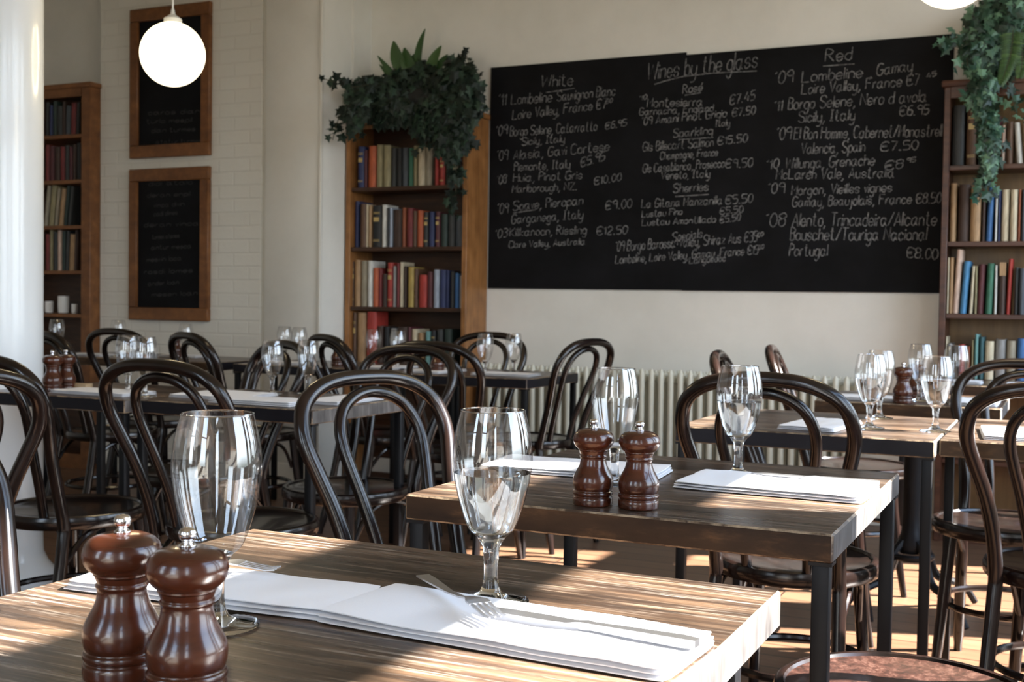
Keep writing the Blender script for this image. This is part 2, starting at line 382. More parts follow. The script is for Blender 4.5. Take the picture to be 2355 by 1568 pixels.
# ------------------------------------------------------------------ stroke lettering for chalk
G = {
'a':'34 24 14 03 01 10 20 33;34 31 40','b':'07 00;03 14 24 33 31 20 10 01','c':'33 24 14 03 01 10 20 31','d':'33 24 14 03 01 10 20 31;37 30',
'e':'02 32 33 24 14 03 01 10 20 31','f':'37 27 16 10;04 24','g':'33 24 14 03 01 10 20 31;34 3a 2c 1c 0b','h':'07 00;03 14 24 33 30','i':'04 00;06 05',
'j':'14 1b 0c','k':'07 00;34 02 30','l':'07 00','m':'04 00;03 14 23 20;23 34 43 40','n':'04 00;03 14 24 33 30','o':'14 03 01 10 20 31 33 24 14',
'p':'04 0c;03 14 24 33 31 20 10 01','q':'33 24 14 03 01 10 20 31;34 3c','r':'04 00;02 14 24','s':'33 24 14 03 12 22 31 20 10 01','t':'17 11 20 30;05 25',
'u':'04 01 10 20 31;34 30','v':'04 10 24','w':'04 10 23 30 44','x':'04 30;34 00','y':'04 01 10 20 31;34 3a 2c 0c','z':'04 34 00 30',
'A':'00 27 40;12 32','B':'00 07 27 36 35 24 04;24 33 31 20 00','C':'46 37 17 05 02 10 30 41','D':'00 07 27 45 42 20 00','E':'47 07 00 40;04 34','F':'00 07 47;04 34',
'G':'46 37 17 05 02 10 30 42 43 23','H':'07 00;47 40;04 44','I':'07 27;17 10;00 20','K':'07 00;47 03 40','L':'07 00 40','M':'00 07 23 47 40','N':'00 07 40 47','O':'17 05 02 10 30 42 45 37 17',
'P':'00 07 27 36 35 24 04','R':'00 07 27 36 35 24 04;14 40','S':'46 37 17 06 05 14 33 42 41 30 10 01','T':'07 47;27 20','V':'07 20 47','W':'07 10 36 50 67','Z':'07 47 00 40',
'0':'17 05 02 10 20 32 35 27 17','1':'05 17 10','2':'06 17 27 36 34 00 30','3':'07 27 36 35 24 14;24 33 31 20 00','4':'27 02 42;34 30','5':'37 07 04 24 33 31 20 00','6':'37 17 05 01 10 20 31 33 24 04',
'7':'07 37 10','8':'14 05 06 17 27 36 35 24 14 03 01 10 20 31 33 24','9':'34 14 05 06 17 27 36 34 30','\u20ac':'46 37 17 05 02 10 30 41;04 34;03 33',"'":'17 06',',':'10 0b','.':'00 10','/':'00 37','-':'03 33','\u00e9':'02 32 33 24 14 03 01 10 20 31;25 37'}
_ry = {'a':-1,'b':-2,'c':-3}
SHARP = set('AEFHIKLMNTVWZvwxzkil17/4')
def strokes(text):
    x = 0.0; out = []
    for ch in text:
        if ch == ' ': x += 2.6; continue
        mx = 0
        for st in G[ch].split(';'):
            pts = [(int(p[0]), _ry.get(p[1], None) if p[1] in _ry else int(p[1])) for p in st.split()]
            mx = max(mx, max(p[0] for p in pts)); out.append((x, pts, ch in SHARP))
        x += mx+1.15
    return out, x-1.15
def chalk(name, lines, Y, parent, width, material, origin, rules=(), seed=1):
    rnd = random.Random(seed); mb = MB()
    def ribbon(pts, wd):
        pts = [Vector((p[0], p[1])) for p in pts]; vs = []; n = len(pts)
        for i in range(n):
            t = (pts[min(i+1, n-1)]-pts[max(i-1, 0)]); t = t.normalized() if t.length > 1e-9 else Vector((1, 0))
            nn = Vector((-t.y, t.x))*wd*.5
            for q in (pts[i]-nn, pts[i]+nn): vs.append((q.x-origin.x, Y-origin.y, q.y-origin.z))
        mb.add(vs, [(2*i, 2*i+2, 2*i+3, 2*i+1) for i in range(n-1)])
    for text, x0, y0, x1, y1, h in lines:
        A, B, T = at(x0, y0, Y=Y), at(x1, y1, Y=Y), at(x0, y0-h, Y=Y)
        a, b = Vector((A.x, A.z)), Vector((B.x, B.z)); sts, W = strokes(text); hh = (T.z-A.z)/7.0; ex = (b-a)/max(W, 1)
        for ox, pts, sharp in sts:
            q = [a + ex*(ox+px+rnd.uniform(-.15, .15)) + Vector((hh*.10*py, hh*(py+rnd.uniform(-.2, .2)))) for px, py in pts]
            if not sharp and len(q) > 2: q = [Vector((v.x, v.y)) for v in spline([(v.x, v.y, 0) for v in q], 4)]
            ribbon(q, width*rnd.uniform(.8, 1.2))
    for pts in rules:
        ribbon([(lambda P: (P.x, P.z))(at(*p, Y=Y)) for p in pts], width)
    return mb.build(name, material, parent, smooth=False)

# the wine list
bl, tr = at(1125, 664, Y=YB), at(2190, 74, Y=YB)
bw, bz0, bz1 = (-2.985, -.545), 1.142, 2.378
O = Vector((bw[0], YB, bz0))
bb = thing('blackboard', 'long blackboard listing white wines, wines by the glass and reds', 'blackboard', O)
xs_ = at(1580, 120, Y=YB).x
MB().box((0, -.012, 0), (xs_-bw[0], -.001, bz1-bz0-.002)).box((xs_-bw[0], -.014, -.002), (bw[1]-bw[0], -.001, bz1-bz0-.016)).build('panel', M_black, bb, smooth=False)
YT = YB-.0155
L1 = [("White",1245,200,1316,196,26),("'11",1145,243,1163,241,25),("Lombeline",1175,240,1268,234,24),("Sauvignon Blanc",1281,232,1414,219,22),("Loire Valley, France \u20ac7",1178,275,1393,249,22),("50",1394,238,1408,235,9),
("'09",1140,312,1166,308,21),("Borgo Selene, Catarratto",1173,313,1372,300,21),("\u20ac6.95",1392,297,1440,289,15),("Sicily, Italy",1200,334,1298,326,17),("'09",1142,369,1167,367,22),("Alasia, Gavi Cortese",1180,367,1400,346,21),
("Piemonte, Italy",1182,393,1310,386,19),("\u20ac5.95",1335,384,1390,368,20),("'08",1142,424,1164,420,19),("Huia, Pinot Gris",1180,418,1338,411,19),("\u20ac10.00",1366,425,1428,415,17),("Marlborough, NZ.",1178,443,1326,436,17),
("'09",1143,492,1168,490,23),("Soave, Pieropan",1180,484,1340,470,21),("\u20ac9.00",1392,482,1452,477,19),("Garganega, Italy",1176,514,1340,502,20),("'03",1138,548,1166,544,19),("Kilikanoon, Riesling",1172,543,1348,537,19),("\u20ac12.50",1372,540,1442,537,18),("Clare Valley, Australia",1170,570,1345,562,15)]
chalk('white_wine_list', L1, YT, bb, .0045, M_chalk, O, [[(1255,213),(1322,203)], [(1180,490),(1232,482)]], 3)
L2 = [("Wines by the glass",1488,184,1740,154,38),("Ros\u00e9",1570,215,1614,209,19),("'10",1470,232,1487,227,10),("Montesierra",1488,246,1615,243,20),("\u20ac7.45",1678,241,1735,229,21),("Garnacha, England",1470,265,1640,256,16),("'09 Amani Pinot Grigio",1475,288,1670,268,18),
("\u20ac7.50",1684,268,1736,262,18),("Italy",1645,291,1678,289,15),("Sparkling",1548,316,1638,308,19),("Gls Billecart Salmon",1478,348,1640,336,20),("\u20ac15.50",1650,333,1718,326,18),("Champagne, France",1518,367,1650,358,17),("Gls Casabianca, Prosecco",1478,397,1665,384,19),
("\u20ac9.50",1668,386,1730,383,19),("Veneto, Italy",1520,412,1632,407,17),("Sherries",1548,443,1628,438,20),("La Gitana Manzanilla",1475,478,1660,469,19),("\u20ac5.50",1668,469,1730,465,19),("Lustau Fino",1476,500,1568,493,15),("\u20ac5.50",1655,493,1708,488,15),
("Lustau Amontillado",1476,519,1645,511,15),("\u20ac5.50",1655,513,1702,506,15),("Specials",1546,556,1614,546,21),("'09 Borgo Barossa Valley, Shiraz Aus \u20ac35",1415,578,1740,555,22),("00",1742,545,1755,542,9),("Lombeline, Loire Valley, Gamay, France \u20ac15",1415,606,1742,584,19),("00",1744,574,1756,571,9),("Languedoc",1585,606,1668,600,15)]
chalk('wines_by_the_glass_list', L2, YT, bb, .0048, M_chalk, O, [[(1505,194),(1530,186),(1570,176),(1640,168),(1740,163)], [(1575,219),(1612,213)], [(1560,321),(1640,316)], [(1553,452),(1630,447)]], 5)
L3 = [("Red",1898,142,1958,137,28),("'09",1780,194,1823,189,28),("Lombeline",1843,189,1982,178,26),(", Gamay",2000,176,2097,162,26),("Loire Valley, France \u20ac7",1843,217,2112,195,24),("45",2130,180,2152,174,11),("'11",1780,256,1798,254,23),("Borgo Selene, Nero d avola",1812,252,2130,233,26),
("Sicily, Italy",1836,281,1965,275,24),("\u20ac6.95",2068,266,2135,262,21),("'09",1785,322,1818,319,27),("El Bon Homme, Cabernet/Monastrell",1826,320,2165,313,26),("Valencia, Spain",1842,354,1988,348,25),("\u20ac7.50",2025,347,2110,343,20),("'10",1762,390,1790,386,21),("Willunga, Grenache",1806,388,2010,379,24),
("\u20ac8",2035,392,2075,386,20),("95",2085,375,2105,372,11),("McLaren Vale, Australia",1785,412,2055,408,23),("'09",1765,445,1803,443,23),("Morgon, Vieilles vignes",1820,448,2050,441,22),("Gamay, Beaujolais, France \u20ac8.50",1822,475,2163,466,22),("'08",1760,522,1805,520,30),("Alento, Trincadeira/Alicante",1822,520,2152,518,30),
("Bouschet/Touriga Nacional",1817,552,2130,552,28),("Portugal",1815,588,1902,588,26),("\u20ac8.00",2085,592,2155,596,23)]
chalk('red_wine_list', L3, YT, bb, .0050, M_chalk, O, [[(1893,152),(1965,147)]], 8)

def menu_board(px, label, lines, seed):
    (x0, y0), (x1, y1) = px
    a = at(x0, y0, Y=YP); b = at(x1, y1, Y=YP)
    W, H = b.x-a.x, a.z-b.z
    O = Vector((a.x, YP, b.z)); t = thing('menu_board', label, 'blackboard', O)
    fr = MB(); fw = .075
    for lo, hi in (((0,0),(W,fw)), ((0,H-fw),(W,H)), ((0,fw),(fw*.85,H-fw)), ((W-fw*.85,fw),(W,H-fw))):
        fr.box((lo[0], -.032, lo[1]), (hi[0], -.001, hi[1]), bev=.004)
    fr.build('frame', M_frame, t)
    MB().box((fw*.8, -.016, fw*.9), (W-fw*.8, -.002, H-fw*.9)).build('panel', M_black, t, smooth=False)
    chalk('faint_writing', lines, YP-.0175, t, .004, M_chalk_faint, O, (), seed)
U = "lo an di mes tur en ca ros pil der ata vin".split()
def scribble(x0, x1, ys, h, seed):
    r = random.Random(seed); out = []
    for y in ys:
        xa = x0+r.uniform(0, 25); xb = x1-r.uniform(0, 60); out.append((' '.join(r.choice(U)+r.choice(U) for _ in range(2)), xa, y+2, xb, y-2, h))
    return out
menu_board(((306, 26), (488, 357)), 'upper of two pine framed blackboards on the white brick wall', scribble(335, 465, (262, 282, 303, 330), 10, 4), 4)
menu_board(((304, 391), (485, 739)), 'lower of two pine framed blackboards on the white brick wall', scribble(330, 465, (425, 452, 475, 495, 520, 548, 572, 600, 628, 655, 680), 10, 9), 9)

# ------------------------------------------------------------------ bookcases and books
def bookcase(name, label, x0, x1, yf, yb, z1, shelves, mside, mshelf, mback, st=.03, cornice=True, face=.0):
    t = thing(name, label, 'bookcase', ((x0+x1)/2, yf, 0)); ox = (x0+x1)/2
    D = yb-yf; W = (x1-x0)/2
    for s in (-1, 1):
        a, b = (-W, -W+st) if s < 0 else (W-st, W)
        MB().box((a, 0, 0), (b, D, z1), bev=.003).build('side_panel', mside, t)
    MB().box((-W+st, D-.012, 0), (W-st, D-.002, z1)).build('back_panel', mback, t, smooth=False)
    for z in shelves: MB().box((-W+st+.001, .012, z-.022), (W-st-.001, D-.014, z), bev=.002).build('shelf', mshelf, t)
    MB().box((-W-.012, -.014, z1), (W+.012, D, z1+.03), bev=.006, seg=2).box((-W+st, .0, z1-.05), (W-st, .02, z1)).build('top', mside, t)
    MB().box((-W+st, .01, 0), (W-st, .03, .09)).build('plinth', mshelf, t, smooth=False)
    return t
BM = {}
def bmat(c):
    if c not in BM:
        base = COL[c]
        def f(n, p, base=base):
            a = tex_noise(n, (30, 30, 4), 4, 3)
            n.links.new(ramp(n, a, [(.3, tuple(x*.65 for x in base)), (.7, tuple(min(1, x*1.15) for x in base))]), p.inputs['Base Color'])
        BM[c] = mat('book_cloth_'+c.replace(' ', '_'), rough=.6, build=f)
    return BM[c]
COL = {'navy':(.02,.03,.10),'blue':(.04,.13,.32),'bright blue':(.06,.22,.42),'orange':(.42,.09,.03),'rust':(.26,.07,.025),'red':(.36,.035,.025),'dark red':(.16,.018,.018),'maroon':(.085,.018,.022),
'olive':(.28,.24,.13),'greige':(.30,.26,.19),'charcoal':(.03,.032,.032),'slate':(.06,.07,.085),'green':(.03,.13,.075),'dark green':(.018,.035,.028),'brown':(.10,.05,.025),'dark brown':(.045,.022,.014),'cream':(.55,.47,.33),
'tan':(.36,.22,.11),'white':(.62,.61,.57),'black':(.012,.012,.013),'gold':(.36,.25,.06),'grey':(.24,.23,.22),'pale blue':(.32,.36,.44),'pink cream':(.62,.45,.36),'teal':(.14,.30,.29),'dark teal':(.03,.09,.10)}
ORD = ['first','second','third','fourth','fifth','sixth','seventh','eighth','ninth','tenth','eleventh','twelfth','thirteenth','fourteenth','fifteenth','sixteenth','seventeenth','eighteenth','nineteenth','twentieth','twenty-first','twenty-second','twenty-third','twenty-fourth']
def book(x, yf, z, w_, h, d, c, label, group, lean=0, band=False, cap=None):
    mb = MB(); w2 = w_/2*.95; t = min(.004, w_*.15)
    prof = [(-w2, .012), (-w2*.75, .003), (-w2*.35, -.001), (0, -.002), (w2*.35, -.001), (w2*.75, .003), (w2, .012)]
    n = len(prof)
    mb.add([(px, py, 0) for px, py in prof]+[(px, py, h) for px, py in prof], [(i, i+1, n+i+1, n+i) for i in range(n-1)]+[tuple(n+i for i in range(n)), tuple(reversed(range(n)))])
    mb.box((-w2, .012, 0), (-w2+t, d, h)).box((w2-t, .012, 0), (w2, d, h))
    mb.box((-w2+t, .012, .004), (w2-t, d-.004, h-.005), mi=1)
    if band:
        for zz in (.14, .17, .80, .83): mb.box((-w2*.72, -.0026, h*zz), (w2*.72, .004, h*zz+.003), mi=2)
        mb.box((-w2*.6, -.0024, h*.62), (w2*.6, .004, h*.72), mi=2)
    ms = [bmat(c), M_page, M_gilt]
    if cap: mb.box((-w2*.98, -.0028, h*.74), (w2*.98, .012, h*.995), mi=3); ms.append(bmat(cap))
    o = mb.build('book', ms, angle=50); o.location = (x, yf, z); o.rotation_euler = (0, lean, 0)
    return tag(o, label, 'book', group)
def shelf_row(items, z, yf, d, where, x_off=0, seed=1, lim=(-9, 9)):
    """items: (px left, px right, px top, colour, options)"""
    r = random.Random(seed); n = len(items)
    for i, it in enumerate(items):
        x0, x1, yt, c = it[:4]; op = it[4] if len(it) > 4 else {}
        yy = yf + r.uniform(0, .015)
        a, b = at(x0, 600, Y=yy).x, at(x1, 600, Y=yy).x
        h = at((x0+x1)/2, yt, Y=yy).z - z
        a, b = max(a, lim[0]), min(b, lim[1])
        place = 'last book' if i == n-1 else '%s from left' % ORD[i]
        size = 'tall ' if h > .225 else ('short ' if h < .165 else ''); thick = 'thin ' if b-a < .024 else ('thick ' if b-a > .045 else '')
        extra = ' with gilt bands' if op.get('band') else ''
        lean = op.get('lean', 0)
        cx_ = (a+b)/2 - math.sin(lean)*h*.5
        zz = z + abs(math.sin(lean))*(b-a)*.5 + .0005
        book(cx_, yy, zz, max((b-a)-.001, .008), h, d*r.uniform(.85, 1), c, '%s%s%s spine%s, %s, %s' % (size, thick, c, extra, place, where), 'books on '+where, lean, op.get('band'), op.get('cap'))
B_ = {'band': True}
# middle bookcase
YM = YB-.26
Z1, Z2, Z3, Z4 = 1.705, 1.367, 1.029, .68
tag_m = bookcase('bookcase', 'orange pine bookcase with dark shelves under the leafy plant, left of the long blackboard', -3.777, -2.995, YM, YB-.004, 2.085, (Z1, Z2, Z3, Z4, .36), M_pine, M_shelf, M_shelf, .03)
w1 = 'top shelf of the pine bookcase'
shelf_row([(819,834,337,'navy',B_),(834,842,345,'maroon'),(843,861,336,'orange'),(862,877,333,'olive'),(877,894,334,'olive'),(896,908,341,'charcoal'),(908,921,341,'black'),(921,935,340,'slate'),(936,946,341,'green'),(947,957,335,'olive'),(957,972,338,'cream'),(973,990,338,'greige'),(996,1006,361,'red'),(1007,1019,360,'red',B_),(1020,1036,350,'dark green'),(1037,1047,341,'cream'),(1053,1069,345,'maroon')], Z1, YM+.03, .15, w1, seed=1, lim=(-3.745, -3.027))
w2 = 'second shelf of the pine bookcase'
shelf_row([(807,824,463,'navy'),(826,840,469,'brown'),(840,846,470,'cream'),(846,853,472,'tan'),(854,875,473,'black',B_),(876,888,471,'white'),(888,894,478,'black'),(894,900,478,'pale blue'),(901,923,482,'dark brown'),(923,932,478,'rust'),(933,947,479,'dark red'),(947,957,485,'brown'),(957,971,484,'orange'),(972,984,488,'charcoal',B_),(984,997,487,'navy'),(999,1010,487,'maroon',B_),(1011,1027,492,'dark green'),(1028,1044,494,'charcoal'),(1045,1065,496,'slate')], Z2, YM+.03, .15, w2, seed=2, lim=(-3.745, -3.027))
w3 = 'third shelf of the pine bookcase'
shelf_row([(801,813,602,'brown',B_),(814,828,598,'tan'),(829,845,600,'greige'),(845,856,600,'white'),(857,869,616,'orange'),(869,879,618,'dark red'),(879,890,630,'dark brown'),(890,903,604,'red',B_),(903,911,612,'grey'),(912,919,606,'dark red'),(919,927,603,'cream'),(929,936,612,'dark brown'),(937,951,614,'gold'),(951,961,618,'brown'),(962,982,632,'red'),(982,995,625,'maroon'),(996,1010,620,'pale blue'),(1010,1025,621,'navy'),(1025,1034,622,'navy'),(1035,1045,624,'black'),(1045,1056,628,'blue'),(1056,1065,634,'grey')], Z3, YM+.03, .15, w3, seed=3, lim=(-3.745, -3.027))
w4 = 'fourth shelf of the pine bookcase'
shelf_row([(802,820,719,'brown',{'band':True}),(821,842,719,'tan'),(843,866,717,'red'),(867,882,750,'dark brown'),(884,896,752,'black'),(898,912,755,'grey'),(914,938,752,'dark brown'),(939,946,752,'maroon'),(947,961,757,'cream'),(962,977,766,'tan'),(979,990,762,'teal'),(992,1003,760,'black',B_),(1005,1020,758,'charcoal'),(1022,1040,757,'dark green')], Z4, YM+.03, .15, w4, seed=4, lim=(-3.745, -3.027))
# right bookcase
tag_r = bookcase('bookcase', 'dark mahogany bookcase at the right end of the long blackboard', -.558, .27, YM, YB-.018, 2.07, (1.717, 1.372, 1.044, .748, .38), M_shelf_r, M_shelf_r, M_back_r, .028)
w5 = 'top shelf of the mahogany bookcase'
shelf_row([(2182,2211,243,'charcoal'),(2214,2239,247,'brown',B_),(2243,2262,262,'slate'),(2264,2279,270,'black'),(2281,2294,268,'maroon'),(2295,2305,288,'pink cream'),(2306,2323,280,'brown'),(2327,2342,282,'white',{'lean':-.09}),(2347,2362,270,'pink cream',{'lean':-.07})], 1.717, YM+.03, .16, w5, seed=5, lim=(-.528, .24))
w6 = 'second shelf of the mahogany bookcase'
shelf_row([(2181,2197,422,'tan'),(2200,2227,424,'dark brown'),(2228,2253,430,'tan'),(2255,2264,440,'dark brown'),(2267,2282,427,'blue',{'lean':.03}),(2285,2291,434,'white'),(2292,2299,436,'navy'),(2300,2318,436,'cream'),(2320,2337,436,'cream'),(2338,2345,436,'rust'),(2346,2358,436,'slate')], 1.372, YM+.03, .16, w6, seed=6, lim=(-.528, .24))
w7 = 'third shelf of the mahogany bookcase'
shelf_row([(2171,2183,592,'cream'),(2184,2194,592,'tan'),(2196,2211,574,'pink cream',{'lean':.045}),(2213,2229,601,'bright blue',{'lean':.06}),(2233,2242,612,'cream',{'lean':.04}),(2243,2249,612,'olive'),(2250,2266,608,'maroon',{'lean':.025}),(2269,2286,606,'green',{'lean':.03}),(2288,2295,610,'white'),(2299,2315,603,'dark brown',{'cap':'tan'}),(2318,2328,595,'red',{'lean':.03}),(2334,2345,615,'charcoal'),(2345,2360,617,'slate')], 1.044, YM+.03, .16, w7, seed=7, lim=(-.528, .24))
w8 = 'fourth shelf of the mahogany bookcase'
shelf_row([(2169,2183,774,'cream'),(2184,2195,790,'grey'),(2197,2208,796,'charcoal'),(2210,2226,792,'red'),(2228,2238,797,'rust'),(2239,2245,782,'olive'),(2246,2256,769,'teal',{'lean':.0}),(2257,2269,775,'dark teal'),(2270,2292,785,'cream'),(2294,2319,781,'grey'),(2320,2343,784,'greige'),(2345,2366,779,'blue')], .748, YM+.03, .15, w8, seed=8, lim=(-.528, .24))
# left bookcase in the recess
XC = XBL
YL = YP-.08
zz = [at(182, y, Y=YL+.02).z for y in (308, 413, 518, 622, 722)]
tag_l = bookcase('bookcase', 'tall orange brown bookcase behind the white column, left of the brick wall', XC-.95, XC-.004, YL, YP+.215, at(200, 200, Y=YL).z, tuple(zz)+(.45,), M_frame, M_frame, M_shelf, .075)
for i, (rw, cs) in enumerate((('top', ['charcoal','navy','dark green','charcoal','dark brown','slate','dark red','black']), ('second', ['dark red','maroon','dark brown','dark red','charcoal','maroon','dark brown','black']), ('third', ['greige','olive','greige','tan','dark green','charcoal','slate','slate']), ('fourth', ['dark red','olive','charcoal','pink cream','dark green','charcoal','tan','dark brown']))):
    px = 103; r = random.Random(20+i); items = []
    for j, c in enumerate(cs):
        wd = r.choice((7, 8, 9, 11)); items.append((px, px+wd, (236, 332, 428, 532)[i]+r.uniform(-4, 8), c, {'lean': .12 if i == 2 else (.04 if i in (0, 3) and j > 4 else 0)})); px += wd+(2.5 if i == 2 else 1)
        if px > (164 if i == 2 else 174): break
    shelf_row(items, zz[i], YL+.05, .15, '%s shelf behind the column' % rw, seed=30+i, lim=(XC-.87, XC-.082))
for j, (px, wd, h) in enumerate(((113, 22, 30), (146, 28, 44), (171, 15, 24))):
    p = at(px, 718, Y=YL+.1); s = 6.8/2755.
    c = MB().lathe([(wd*s*.36, 0), (wd*s*.46, .004), (wd*s*.5, h*s*.4), (wd*s*.5, h*s), (wd*s*.45, h*s), (wd*s*.44, .01), (.002, .008)], 24, cap0=True, cap1=False)
    if j != 1: c.tube(spline([(wd*s*.48, 0, h*s*.8), (wd*s*.8, 0, h*s*.75), (wd*s*.8, 0, h*s*.35), (wd*s*.48, 0, h*s*.25)], 5), .004, 6)
    o = c.build(('cup', 'jar', 'cup')[j], M_ceramic); o.location = (p.x, YL+.1, zz[4]+.0005); o.rotation_euler.z = -.6
    tag(o, ('white cup left of the white jar on the bookcase behind the column', 'tall white jar between two cups on the bookcase behind the column', 'small white cup right of the white jar on the bookcase behind the column')[j], ('cup', 'jar', 'cup')[j])

# ------------------------------------------------------------------ radiator
rad = thing('radiator', 'long cream cast iron column radiator on the wall under the blackboard', 'radiator', (-2.93, 5.875, 0))
nsec = 40; sp = .0515
for i in range(nsec):
    x = i*sp; mb = MB()
    for yo, zt in ((-.062, .735), (.0, .725), (.062, .725)):
        mb.tube([(x, yo, .10), (x, yo, .14), (x, yo, zt-.05), (x, yo, zt-.02), (x, yo, zt)], [.010, .0155, .0155, .014, .004], 10)
    mb.box((x-.014, -.07, zt-.06), (x+.014, .07, zt-.015), bev=.008, seg=2); mb.box((x-.014, -.07, .11), (x+.014, .07, .16), bev=.008, seg=2)
    mb.build('section', M_rad, rad)
mb = MB().tube([(-.02, 0, .69), (nsec*sp-.03, 0, .665)], .02, 10).tube([(-.02, 0, .135), (nsec*sp-.03, 0, .135)], .02, 10)
for x in (.1, 1.0, 1.85): mb.box((x-.015, -.03, 0), (x+.015, .03, .12))
mb.build('header_pipe', M_rad, rad)

# ------------------------------------------------------------------ pendant lamps
def lamp(px, py, rpx, rad_, label):
    d = rad_*FPX/rpx; c = EYE + (ROT @ Vector((px-PW/2, -(py-PH/2), -FPX)))*(d/FPX)
    t = thing('pendant_lamp', label, 'pendant lamp', (c.x, c.y, ZC))
    h = c.z-ZC
    n = 24; MB().lathe([(max(.0005, rad_*math.sin(PI*i/n)), h-rad_*math.cos(PI*i/n)) for i in range(n+1)], 48).build('globe', M_globe, t)
    MB().lathe([(.035, h+rad_-.012), (.035, h+rad_+.012), (.01, h+rad_+.03), (.006, h+rad_+.05)], 20).build('globe_cap', M_white, t)
    MB().tube([(0, 0, h+rad_+.04), (0, 0, 0)], .004, 8).build('cord', M_white, t)
    MB().lathe([(.05, 0), (.05, -.012), (.02, -.03)], 24).build('ceiling_rose', M_white, t)
    l = bpy.data.lights.new('globe_glow', 'POINT'); l.energy = GLOBE; l.color = (1, .78, .45); l.shadow_soft_size = rad_+.01
    lo = bpy.data.objects.new('globe_glow', l); col.objects.link(lo); lo.parent = t; lo.location = (0, 0, h)
    return t
lamp(397, 125, 73.5, .125, 'glowing white globe lamp hanging before the framed menu boards')
lamp(2190, -81, 98.6, .125, 'glowing white globe lamp at the top edge above the long blackboard')

# ------------------------------------------------------------------ trailing plants
def leaf_ivy(mb, p, n, up, s):
    n = n.normalized(); t = (up-n*up.dot(n)).normalized(); b = n.cross(t)
    sh = [(0,-.25), (.42,-.35), (.28,-.02), (.5,.2), (.2,.3), (0,.75), (-.2,.3), (-.5,.2), (-.28,-.02), (-.42,-.35)]
    vs = [p + (b*x - t*y)*s + n*(abs(x)*-.25*s) for x, y in sh]; o = [p+n*.02*s]
    mb.add(o+vs, [(0, 1+i, 1+(i+1) % 10) for i in range(10)])
def leaf_long(mb, base, tip, wd, nrm):
    ax = tip-base; L = ax.length; ax.normalize(); sd = ax.cross(nrm).normalized(); up = sd.cross(ax)
    vs = []
    for i in range(9):
        t = i/8; ww = wd*math.sin(PI*min(1, t*.92+.06))**.8; c = base+ax*L*t+up*(.10*L*math.sin(PI*t))
        vs += [c-sd*ww+up*ww*.3, c, c+sd*ww+up*ww*.3]
    fs = []
    for i in range(8):
        for j in range(2): fs.append((3*i+j, 3*i+j+1, 3*i+j+4, 3*i+j+3))
    mb.add(vs, fs)
def plant(label, org, strands, blobs, longs, fern, Y, ls, mleaf, seed, name='ivy_plant'):
    r = random.Random(seed); t = thing(name, label, 'plant', org); O = Vector(org)
    lv, st, ll = MB(), MB(), MB()
    toward = Vector((.3, -1, .25))
    for sdef in strands:
        pts = spline([at(x, y, Y=Y-yo)-O for x, y, yo in sdef], 8)
        st.tube(pts, .0022, 5)
        L = sum((pts[i+1]-pts[i]).length for i in range(len(pts)-1)); nl = int(L/(ls*.26))
        for k in range(nl):
            u = k/nl*(len(pts)-1); i = int(u); p = pts[i].lerp(pts[min(i+1, len(pts)-1)], u-i)
            p = p+Vector((r.gauss(0, ls*.42), r.gauss(0, ls*.4), r.gauss(0, ls*.35)))
            leaf_ivy(lv, p, toward+Vector((r.gauss(0, .5), r.gauss(0, .4), r.gauss(0, .5))), Vector((r.gauss(0, .6), 0, 1)), ls*r.uniform(.55, 1.1))
    for bx, by, rx, ry, yo, ry_, num in blobs:
        c = at(bx, by, Y=Y-yo)-O; ax = (at(bx+rx, by, Y=Y-yo)-O-c).length; az = (at(bx, by+ry, Y=Y-yo)-O-c).length
        for k in range(num):
            v = Vector((r.gauss(0, 1), r.gauss(0, 1), r.gauss(0, 1))).normalized()*r.uniform(.45, 1.0)
            p = c+Vector((v.x*ax, v.y*ry_, v.z*az))
            leaf_ivy(lv, p, toward+Vector((v.x, v.y*.5, v.z))*.8+Vector((r.gauss(0, .35), r.gauss(0, .3), r.gauss(0, .35))), Vector((r.gauss(0, .6), 0, 1)), ls*r.uniform(.6, 1.15))
    for (x0, y0, x1, y1, wd) in longs:
        leaf_long(ll, at(x0, y0, Y=Y-.08)-O, at(x1, y1, Y=Y-.12)-O, wd, Vector((r.uniform(-.2, .2), -1, .2)))
    for sdef in fern:
        pts = spline([at(x, y, Y=Y-yo)-O for x, y, yo in sdef], 10); st.tube(pts, .002, 5); n = len(pts)
        for i in range(2, n):
            ax = (pts[min(i+1, n-1)]-pts[i-1]).normalized(); sd = ax.cross(Vector((0, -1, .1))).normalized(); ln = .045*(1-i/n)+.012
            for s in (-1, 1): leaf_long(ll, pts[i], pts[i]+sd*s*ln+ax*.012, .006, Vector((0, -1, .2)))
    lv.build('ivy_leaves', mleaf, t, smooth=False); st.build('stems', M_stem, t)
    if ll.v: ll.build('long_leaves', M_leaf, t)
    return t
tz = 2.116
